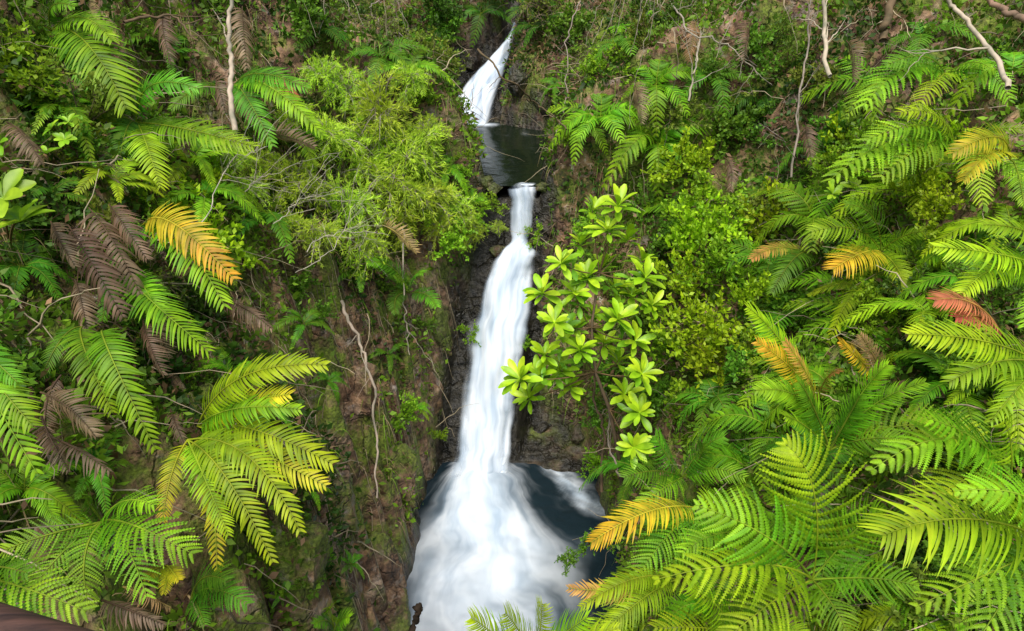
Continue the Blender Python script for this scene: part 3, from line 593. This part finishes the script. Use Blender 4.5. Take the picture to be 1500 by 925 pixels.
listed = [(1000, 260, 60, 'lime'), (1030, 300, 65, 'fresh'), (1060, 350, 65, 'lime'), (1020, 380, 70, 'lime'), (1065, 420, 70, 'fresh'), (1000, 440, 65, 'lime'), (1040, 490, 75, 'lime'), (990, 530, 70, 'fresh'), (1060, 540, 65, 'lime'), (970, 590, 60, 'mid'), (1030, 600, 60, 'fresh'), (1085, 380, 50, 'mid'), (960, 480, 55, 'mid'), (900, 560, 45, 'mid'), (880, 620, 40, 'mid'), (880, 400, 50, 'mid'), (960, 370, 50, 'mid'), (850, 530, 35, 'mid'), (1010, 240, 40, 'lime'), (1090, 450, 50, 'lime'),
          (1260, 240, 60, 'fresh'), (1230, 270, 55, 'fresh'), (1290, 260, 60, 'fresh'), (1360, 290, 70, 'lime'), (1380, 330, 60, 'lime'), (585, 615, 40, 'fresh'), (570, 430, 45, 'mid'), (690, 345, 40, 'fine'), (700, 310, 32, 'fresh'), (660, 360, 45, 'fresh'), (690, 490, 22, 'fresh'), (718, 300, 22, 'fresh'), (730, 335, 16, 'fine'), (675, 260, 26, 'fresh'), (683, 230, 18, 'fresh'),
          (440, 430, 50, 'mid'), (470, 470, 40, 'mid'), (280, 560, 50, 'mid'), (740, 560, 20, 'fresh'), (800, 800, 34, 'mid'), (850, 770, 30, 'mid'), (770, 830, 26, 'mid'), (880, 690, 40, 'fresh'), (40, 130, 60, 'dark'), (120, 150, 60, 'mid'), (470, 820, 22, 'fresh'), (1100, 560, 60, 'mid'), (1270, 470, 60, 'fresh'), (1390, 520, 60, 'fresh'),
          (640, 20, 60, 'dark'), (720, 0, 50, 'dark'), (790, 15, 60, 'twiggy'), (840, 60, 60, 'mid'), (630, 90, 50, 'mid'), (620, 150, 40, 'fresh'), (840, 205, 30, 'fresh'), (860, 340, 40, 'fresh'), (785, 345, 24, 'fresh'), (765, 510, 20, 'fresh'), (650, 45, 45, 'mid'), (1100, 90, 70, 'mid'), (1000, 170, 60, 'olive'), (1060, 200, 60, 'mid'),
          (640, 640, 18, 'fresh'), (450, 860, 24, 'mid'), (620, 480, 26, 'mid')]
fines = [(470, 120, 60), (510, 140, 65), (560, 180, 90), (600, 130, 55), (610, 225, 75), (480, 220, 85), (430, 290, 85), (500, 320, 90), (560, 290, 90), (615, 300, 75), (380, 260, 70), (625, 200, 45), (540, 230, 90), (450, 350, 65), (290, 215, 60), (580, 340, 65), (430, 190, 70), (350, 300, 70), (590, 250, 80), (340, 240, 60), (530, 370, 60), (660, 310, 50), (680, 330, 40), (640, 345, 50)]
cnt = 0; tries = 0
while cnt < 300 - len(listed) - len(fines) - 2 and tries < 6000:
    tries += 1
    y = random.uniform(2.5, 20.5); x = random.uniform(-(y * .72 + 1.5), y * .72 + 1.5)
    xl = np.interp(y, YL, XL); xr = np.interp(y, YR, XR); d = max(xl - x, x - xr)
    if d < .45: continue
    z = float(height(x, y))
    if z > 1.2: continue
    nn = normal_at(np.array([x]), np.array([y]), .25)[0]
    if x < 0 and y < 9.5 and d < 1.6: continue
    if x > 0 and y < 8 and d < .8: continue
    f = float(fbm(np.array(x * .6), np.array(y * .6), 77))
    if y > 10.5: nm = random.choice(['mid', 'olive', 'dark', 'olive', 'midfine', 'twiggy', 'twiggy', 'fresh', 'dark', 'twiggy'])
    elif f > .5: nm = random.choice(['fresh', 'mid', 'olive', 'midfine', 'lime'])
    else: nm = random.choice(['dark', 'mid', 'midfine', 'darkbig', 'mid', 'mid', 'twiggy'])
    put_shrub(np.array([x, y, z]), nn, random.uniform(.4, .64) * (1 + .04 * (y - 6)), nm); cnt += 1
for (u, v, px) in fines:
    p, n, D = at_spot(u, v, 0)
    put_shrub(P(u, v, D * .96), n, px * D / 1000 * .98, 'fine')
for (u, v, px, nm) in listed:
    p, n, D = at_spot(u, v, 0)
    k = .93 if nm in ('lime', 'fresh') and px > 40 else .98
    p = P(u, v, D * k)
    if u in (800, 770, 850) and v > 760: p = P(u + 60, v, D * .9)
    put_shrub(p, n, px * D / 1000 * 1.05, nm)

def leafset(mb, c, axis, nl, L, cols, rg, lo=5, hi=55, wd=.2):
    a0 = rg.rand() * 6.28
    x = nrm(np.cross(axis, [.3, .9, .1])); y = np.cross(axis, x)
    a = a0 + np.arange(nl) * 2.4
    el = np.radians(rg.uniform(lo, hi, nl))
    out = x * np.cos(a)[:, None] + y * np.sin(a)[:, None]
    d = nrm(out * np.cos(el)[:, None] + axis * np.sin(el)[:, None])
    ln = L * rg.uniform(.7, 1.15, nl)
    s = np.linspace(0, 1, 7)
    N = nrm(np.cross(np.cross(d, axis), d))
    Pc = c + d[:, None] * (ln[:, None] * s)[..., None] - N[:, None] * (ln[:, None] * .22 * s ** 2)[..., None]
    W = ln[:, None] * wd * np.array([.1, .3, .62, .9, 1.0, .85, .3])[None]
    S = nrm(np.cross(d, N))
    C = (cols[0] + (cols[1] - cols[0]) * rg.rand(nl, 1)) * rg.uniform(.8, 1.15, (nl, 1))
    mb.strips(Pc, W, S, N, .4, C[:, None] * np.array([1.2, .85, .92, 1, 1, 1, 1.1])[None, :, None])
rg = np.random.RandomState(4)
pb = P(912, 712, survey(912, 712) * .97)
root = add("broadleaf_shrub", None, "shrub with glossy lime leaves in rosettes on reddish stems", "shrub", loc=pb)
mt = MB(); mc = MB()
Dm = 7.6
j0 = P(893, 600, Dm + .3); j1 = P(872, 545, Dm + .1); j2 = P(866, 480, Dm); j3 = P(878, 400, Dm - .1)
pth = np.array([pb, P(905, 660, Dm + .6), j0, j1, j2, j3]); mt.tube(np.array([np.array([np.interp(q, range(6), pth[:, k]) for k in range(3)]) for q in np.linspace(0, 5, 18)]), np.linspace(.028, .013, 18), (.16, .12, .08), 6)
for (u, v, jj) in [(905, 295, j3), (850, 350, j3), (940, 375, j3), (822, 378, j3), (890, 330, j3), (882, 385, j3), (925, 425, j2), (795, 422, j2), (842, 422, j2), (930, 492, j2), (868, 455, j2), (905, 460, j2), (820, 535, j1), (850, 505, j1), (762, 548, j1), (937, 597, j0), (928, 648, j0), (905, 522, j1), (955, 440, j2), (812, 465, j2), (775, 575, j1), (798, 512, j1), (940, 540, j1),
                   (868, 300, j3), (918, 345, j3), (835, 560, j1), (860, 400, j3), (900, 415, j3), (885, 495, j1), (840, 475, j2), (945, 400, j3), (915, 570, j0), (790, 545, j1)]:
    c = P(u, v + 8, Dm - rg.uniform(-.35, .45))
    m = (jj + c) / 2 + np.array([0, 0, -.08]); t = np.linspace(0, 1, 8)
    pp, T = bez(jj, m, c, t); mt.tube(pp, np.linspace(.009, .005, 8), (.17, .12, .06), 4)
    ax = nrm(np.array([0, -.35, 1.]) + T[-1] * .5 + rg.normal(0, .22, 3))
    leafset(mc, c, ax, 9, .225, (np.array([.3, .56, .015]), np.array([.56, .74, .03])), rg, 15, 70, .17)
    leafset(mc, c - ax * .03, ax, 5, .22, (np.array([.22, .46, .015]), np.array([.42, .64, .03])), rg, -5, 30, .18)
    if rg.rand() < .7: leafset(mc, pp[5], ax, 4, .17, (np.array([.12, .3, .02]), np.array([.26, .48, .03])), rg, 0, 50, .19)
add("trunk", mt.mesh("trunk", BARK, origin=pb), parent=root); add("crown", mc.mesh("crown", GLOSS, origin=pb), parent=root)
def rosette_plant(u, v, k, L, n, label, sets):
    D = survey(u, v) * k; p = P(u, v, survey(u, v) * .99)
    root = add("broadleaf_plant", None, label, "plant", loc=p); mb = MB(); mt = MB()
    for (uu, vv) in sets:
        c = P(uu, vv, D); mt.tube(bez(p, (p + c) / 2 + np.array([0, 0, .1]), c, np.linspace(0, 1, 6))[0], .008, (.14, .11, .04), 4)
        leafset(mb, c, nrm(np.array([0, -.4, .8]) + rg.normal(0, .2, 3)), n, L, (np.array([.2, .48, .02]), np.array([.4, .66, .04])), rg, wd=.23)
    add("stem", mt.mesh("stem", BARK, origin=p), parent=root); add("crown", mb.mesh("crown", GLOSS, origin=p), parent=root)
rosette_plant(15, 360, .88, .2, 7, "broad leaved bright green plant on the bank", [(30, 325), (5, 290)])
rosette_plant(10, 250, .88, .1, 5, "bright green leaves poking out from the bank", [(-2, 212)])
rosette_plant(1270, 250, .88, .13, 10, "fresh green rosette leaved shrub", [(1240, 240), (1270, 225), (1300, 245), (1250, 275), (1285, 275), (1220, 285), (1320, 270), (1260, 255), (1295, 225)])
rosette_plant(85, 210, .92, .09, 8, "small round leaved green plant", [(75, 190), (95, 205), (70, 225), (100, 180)])

# ------------------------------------------------------------ ground cover (uncountable)
def scatter(n, ymax=21, seed=0, bare=.97):
    rg = np.random.RandomState(seed)
    y = rg.uniform(1.5, ymax, n); x = rg.uniform(-1, 1, n) * (y * .75 + 1.6)
    xl, xr = edges(y); d = np.maximum(xl - x, x - xr)
    z = height(x, y); N = normal_at(x, y, .06)
    ok = (d > .12) & (z < 2.5)
    ok &= rg.rand(n) < np.clip(.4 / N[:, 2], 0, 1)
    earth = (x < 0) & (y < 9.4) & (d < 1.45)
    ok &= ~(earth & (rg.rand(n) < bare * sst(.7, .5, fbm(x * 1.5, y * 1.5, 88))))
    ok &= ~((z - bed(x, y) < .4) & (rg.rand(n) < .85))
    ok &= rg.rand(n) < sst(.2, .44, fbm(x * 2.3, y * 2.3, 91)) * .92 + .08
    return x[ok], y[ok], z[ok], N[ok], rg
x, y, z, N, rg = scatter(600000, seed=3)
n = len(x); print("leaves", n)
B = np.stack([x, y, z], -1) + N * (rg.rand(n, 1) ** 1.5 * .18)
D = nrm(N * .5 + rg.normal(0, .6, (n, 3)) + np.array([0, 0, .1]))
S = nrm(np.cross(D, N + rg.normal(0, .5, (n, 3))))
f = fbm(x * .9, y * .9, 55)[:, None]; g = sst(.32, .62, f)
C = (np.array([.045, .12, .014]) * (1 - g) + np.array([.2, .39, .025]) * g) * rg.uniform(.55, 1.5, (n, 1))
far = sst(10, 12, y)[:, None]; C = C * (1 - .25 * far)
dead = rg.rand(n) < .16 + .2 * far[:, 0] * sst(.4, .6, fbm(x * .7, y * .7, 57)); C[dead] = np.array([.28, .18, .1]) * rg.uniform(.4, 1.5, (dead.sum(), 1))
L = rg.uniform(.035, .085, n) * (1 + .03 * y)
mb = MB(); mb.diamonds(B, D, S, L, L * rg.uniform(.18, .35, n), C)
add("ground_cover", mb.mesh("ground_cover", LEAF), "low leafy undergrowth and moss covering the banks", "undergrowth", kind="stuff")
x, y, z, N, rg = scatter(130000, seed=5)
n = len(x); keep = rg.rand(n) < sst(.42, .6, fbm(x * .8, y * .8, 66)); x, y, z, N = x[keep], y[keep], z[keep], N[keep]; n = len(x)
B = np.stack([x, y, z], -1); out = nrm(N * np.array([1, 1, .3]) + rg.normal(0, .35, (n, 3)))
s = np.linspace(0, 1, 6)[None, :, None]; L = rg.uniform(.14, .42, n)[:, None, None]
Pc = B[:, None] + (out + np.array([0, 0, .8]))[:, None] * L * s * .6 + np.array([0, 0, -1.2]) * L * s ** 2.2
W = .0045 * np.array([1, 1, .9, .7, .5, .1])[None] * rg.uniform(.7, 1.5, (n, 1))
sd = nrm(np.cross(out, [0, 0, 1.]))
C = np.where(rg.rand(n, 1) < .45, np.array([[.4, .3, .17]]), np.array([[.22, .4, .03]])) * rg.uniform(.5, 1.4, (n, 1))
mb = MB(); mb.strips(Pc, W, sd, N, -.2, C)
add("grass", mb.mesh("grass", LEAF), "wispy green and straw grass hanging from the banks", "grass", kind="stuff")
x, y, z, N, rg = scatter(16000, seed=9)
mb = MB()
for i in range(min(len(x), 2600)):
    b = np.array([x[i], y[i], z[i]]); L = rg.uniform(.3, 1.0); d = nrm(N[i] * .3 + rg.normal(0, .6, 3) + np.array([0, 0, -.2]))
    k = np.linspace(0, 1, 8)[:, None]; wob = np.cumsum(rg.normal(0, .03, (8, 3)), 0)
    mb.tube(b + N[i] * .1 + d * L * k + wob * L + np.array([0, 0, -.15]) * k ** 2, np.linspace(.008, .002, 8) * rg.uniform(.5, 1.4), np.array([.38, .31, .23]) * rg.uniform(.3, 1.3), 3)
# thin stems and vines hanging down the upper slopes
for i in range(150):
    yy = rg.uniform(9.5, 17); sgn = 1 if rg.rand() < .65 else -1; xx = sgn * rg.uniform(1.5, .6 * yy)
    z0 = float(height(xx, yy)); L = rg.uniform(.8, 2.4); k = np.linspace(0, 1, 14)[:, None]
    wob = np.cumsum(rg.normal(0, .02, (14, 3)), 0)
    a = np.array([xx, yy, z0 + L * .75]); e = np.array([xx - sgn * rg.uniform(0, .5), yy - rg.uniform(.2, .7), z0 + .05])
    mb.tube(a + (e - a) * k + wob, np.linspace(.009, .004, 14) * rg.uniform(.5, 1.4), np.array([.36, .31, .26]) * rg.uniform(.4, 1.2), 3)
for i in range(480):
    yy = rg.uniform(4.5, 9.3); dd0 = rg.uniform(.1, 1.4); xx = float(edges(np.array(yy))[0]) - dd0
    k = np.linspace(0, 1, 10); px = xx + k * rg.uniform(.0, .25) + np.cumsum(rg.normal(0, .01, 10)); py = yy - k * rg.uniform(.0, .15) + np.cumsum(rg.normal(0, .012, 10))
    pz = height(px, py) + .02
    mb.tube(np.stack([px, py, pz], -1), np.linspace(.006, .0015, 10) * rg.uniform(.5, 1.5), np.array([.4, .32, .24]) * rg.uniform(.3, 1.2), 3)
add("dead_twigs", mb.mesh("dead_twigs", BARK), "tangle of thin dead twigs and rootlets", "twigs", kind="stuff")

# ------------------------------------------------------------ branches and trunks
def branch(name, pts, r0, r1, col, label, cat, k=.9, forks=0, dabs=None):
    D = [survey(*q[:2]) * k for q in pts] if dabs is None else [dabs] * len(pts)
    if dabs is None:
        m = min(D); D = [m * .5 + q * .5 if q < m * 1.5 else m * 1.1 for q in D]
    A = np.array([P(q[0], q[1], dd) for q, dd in zip(pts, D)])
    t = np.linspace(0, len(A) - 1, 10 * (len(A) - 1) + 1)
    pp = np.stack([np.interp(t, range(len(A)), A[:, k2]) for k2 in range(3)], -1)
    for _ in range(3): pp[1:-1] = (pp[:-2] + pp[1:-1] * 2 + pp[2:]) / 4
    wob = np.cumsum(R.normal(0, .014, pp.shape), 0); wob -= np.linspace(0, 1, len(pp))[:, None] * wob[-1]
    pp += wob * D[0] / 8
    mb = MB(); mb.tube(pp, np.linspace(r0, r1, len(pp)), col, 7)
    for f in range(forks):
        i = random.randint(3, len(pp) - 2); d = nrm(nrm(pp[-1] - pp[0]) + R.normal(0, .6, 3)); L = random.uniform(.2, .7)
        kk = np.linspace(0, 1, 9)[:, None]; wb = np.cumsum(R.normal(0, .02, (9, 3)), 0) * L
        q = pp[i] + d * L * kk + wb
        rr0 = np.interp(i, [0, len(pp)], [r0, r1]) * .5
        mb.tube(q, np.linspace(rr0, .002, 9), col, 4)
        for g2 in range(2):
            d2 = nrm(d + R.normal(0, .6, 3)); mb.tube(q[4 + g2 * 2] + d2 * L * .5 * kk + wb * .5, np.linspace(rr0 * .5, .0015, 9), col, 3)
    o = pp[0]
    add(name, mb.mesh(name, BARK, origin=o, smooth=True), label, cat, loc=o)
pale = (.42, .36, .3); grey = (.32, .28, .24); brn = (.14, .1, .065)
branch("sapling_trunk", [(342, 190), (337, 100), (335, 40), (336, -30)], .028, .02, pale, "thin pale grey sapling trunk with lichen", "trunk", k=.85, forks=1)
branch("root", [(500, 440), (525, 490), (545, 560), (548, 640), (552, 730)], .02, .01, pale, "pale bare root hanging down the earth wall", "root", k=.97, forks=2)
branch("root", [(588, 330), (592, 400), (600, 460), (600, 520)], .012, .006, grey, "thin grey root hanging on the bank", "root", k=.95, forks=2)
branch("fallen_branch", [(1480, 130), (1450, 60), (1400, 10), (1380, -20)], .022, .016, pale, "pale dead branch leaning across the slope", "branch", k=.75, forks=3)
branch("fallen_branch", [(1510, 30), (1470, 20), (1440, -10)], .03, .022, (.26, .17, .13), "reddish brown thick branch", "branch", k=.75)
branch("dead_branch", [(1215, 110), (1205, 50), (1210, -20)], .026, .022, pale, "pale bare tree stem with twigs", "branch", k=.88, forks=6)
branch("dead_branch", [(1010, 150), (1030, 80), (1040, 0), (1045, -30)], .014, .01, grey, "slender bare grey stem with twigs", "branch", k=.92, forks=8)
branch("dead_branch", [(1155, 260), (1165, 150), (1180, 60), (1190, -20)], .014, .009, grey, "slender bare grey stem with twigs", "branch", k=.9, forks=8)
branch("dead_branch", [(980, 0), (1010, 40), (1060, 60), (1110, 110)], .013, .007, grey, "bare drooping grey branch", "branch", k=.9, forks=9)
branch("dead_branch", [(1290, 60), (1300, 30), (1310, -30)], .045, .045, brn, "dark brown tree stem in shade", "branch", k=.92)
branch("dead_branch", [(560, 0), (540, 20), (555, 45), (600, 60)], .014, .008, grey, "twisted grey branch over the bank", "branch", k=.92, forks=5)
branch("dead_branch", [(700, 70), (740, 110), (790, 150), (830, 190)], .016, .01, brn, "dark fallen branch crossing above the pool", "branch", k=.93, forks=2)
branch("dead_branch", [(880, 720), (885, 640), (870, 580), (880, 500)], .02, .012, brn, "dark shrub stem beside the falls", "branch", k=.9, forks=3)
branch("dead_branch", [(910, 700), (890, 650), (895, 600)], .014, .009, grey, "bare stem over the plunge pool", "branch", k=.9, forks=2)
branch("dead_branch", [(180, 30), (250, 20), (290, 60)], .015, .008, brn, "dark twisted branch in undergrowth", "branch", k=.9, forks=4)
branch("dead_branch", [(601, 945), (602, 918), (607, 897), (616, 893)], .03, .02, (.03, .02, .015), "dark wet branch stub in the stream", "branch", dabs=5.5)
branch("dead_branch", [(850, 0), (835, 60), (845, 130), (815, 200)], .011, .006, grey, "thin bare hanging stem", "branch", k=.92, forks=5)
for (a, b, c) in [((300, 330), (340, 240), (390, 215)), ((330, 300), (380, 260), (440, 240)), ((400, 330), (440, 290), (500, 280)), ((450, 370), (500, 340), (570, 345)), ((430, 400), (480, 370), (520, 300))]:
    branch("bare_twig", [a, b, c], .005, .0025, (.46, .42, .36), "pale bare branching twig amid the shrub", "twig", k=.87, forks=9)

# ------------------------------------------------------------ wooden handrail
def woodmat():
    m, nt, N, L = newmat("weathered_wood")
    out = N.new('ShaderNodeOutputMaterial'); b = N.new('ShaderNodeBsdfPrincipled'); L.new(b.outputs[0], out.inputs[0]); b.inputs['Roughness'].default_value = .7
    tc = N.new('ShaderNodeTexCoord'); mp = N.new('ShaderNodeMapping'); mp.inputs['Scale'].default_value = (3, 40, 40); L.new(tc.outputs['Object'], mp.inputs[0])
    t = N.new('ShaderNodeTexNoise'); t.inputs['Scale'].default_value = 1; t.inputs['Detail'].default_value = 6; L.new(mp.outputs[0], t.inputs['Vector'])
    c = N.new('ShaderNodeValToRGB'); c.color_ramp.elements[0].position = .35; c.color_ramp.elements[0].color = (.02, .009, .007, 1); c.color_ramp.elements[1].position = .7; c.color_ramp.elements[1].color = (.12, .055, .038, 1)
    L.new(t.outputs['Fac'], c.inputs[0]); L.new(c.outputs[0], b.inputs['Base Color'])
    bp = N.new('ShaderNodeBump'); bp.inputs['Strength'].default_value = .5; bp.inputs['Distance'].default_value = .01; L.new(t.outputs['Fac'], bp.inputs['Height']); L.new(bp.outputs[0], b.inputs['Normal'])
    return m
WOOD = woodmat()
org = (-1, .95, -1.15)
rl = add("handrail", None, "weathered reddish brown wooden handrail of the lookout", "railing", loc=org)
a = np.array([-2.6, 1.56, -1.345]); b = np.array([.6, .37, -.935])
mb = MB(); t = np.linspace(0, 1, 30)[:, None]
mb.tube(a + (b - a) * t, .043 + .003 * np.sin(np.linspace(0, 20, 30)), (1, 1, 1), 14)
add("rail", mb.mesh("rail", WOOD, origin=org, smooth=True), parent=rl)
for q in (.02, .97):
    c = a + (b - a) * q; mb = MB(); mb.tube(np.array([c + [0, 0, .06], c + [0, 0, -.5], c + [0, 0, -1.2]]), .05, (1, 1, 1), 12)
    add("post", mb.mesh("post", WOOD, origin=org, smooth=True), parent=rl)

# ------------------------------------------------------------ camera and light
cam = bpy.data.cameras.new("camera"); cam.lens = 24; cam.sensor_width = 36; cam.clip_end = 300; cam.clip_start = .05
co = bpy.data.objects.new("camera", cam); COL.objects.link(co); co.rotation_euler = (math.radians(65), 0, 0); scene.camera = co
w = bpy.data.worlds.new("World"); scene.world = w; w.use_nodes = True
nt = w.node_tree; bg = nt.nodes['Background']; sk = nt.nodes.new('ShaderNodeTexSky'); sk.sky_type = 'NISHITA'; sk.sun_disc = False
EL, AZ = math.radians(60), math.radians(190)
sk.sun_elevation = EL; sk.sun_rotation = AZ
nt.links.new(sk.outputs[0], bg.inputs[0]); bg.inputs[1].default_value = .15
sd = bpy.data.lights.new("sun", 'SUN'); sd.energy = 4.9; sd.angle = math.radians(45); sd.color = (1, .95, .87)
so = bpy.data.objects.new("sun", sd); COL.objects.link(so)
dirv = Vector((math.sin(AZ) * math.cos(EL), math.cos(AZ) * math.cos(EL), math.sin(EL)))
so.rotation_euler = dirv.to_track_quat('Z', 'Y').to_euler()
scene.view_settings.view_transform = 'Standard'; scene.view_settings.look = 'None'; scene.view_settings.exposure = 0
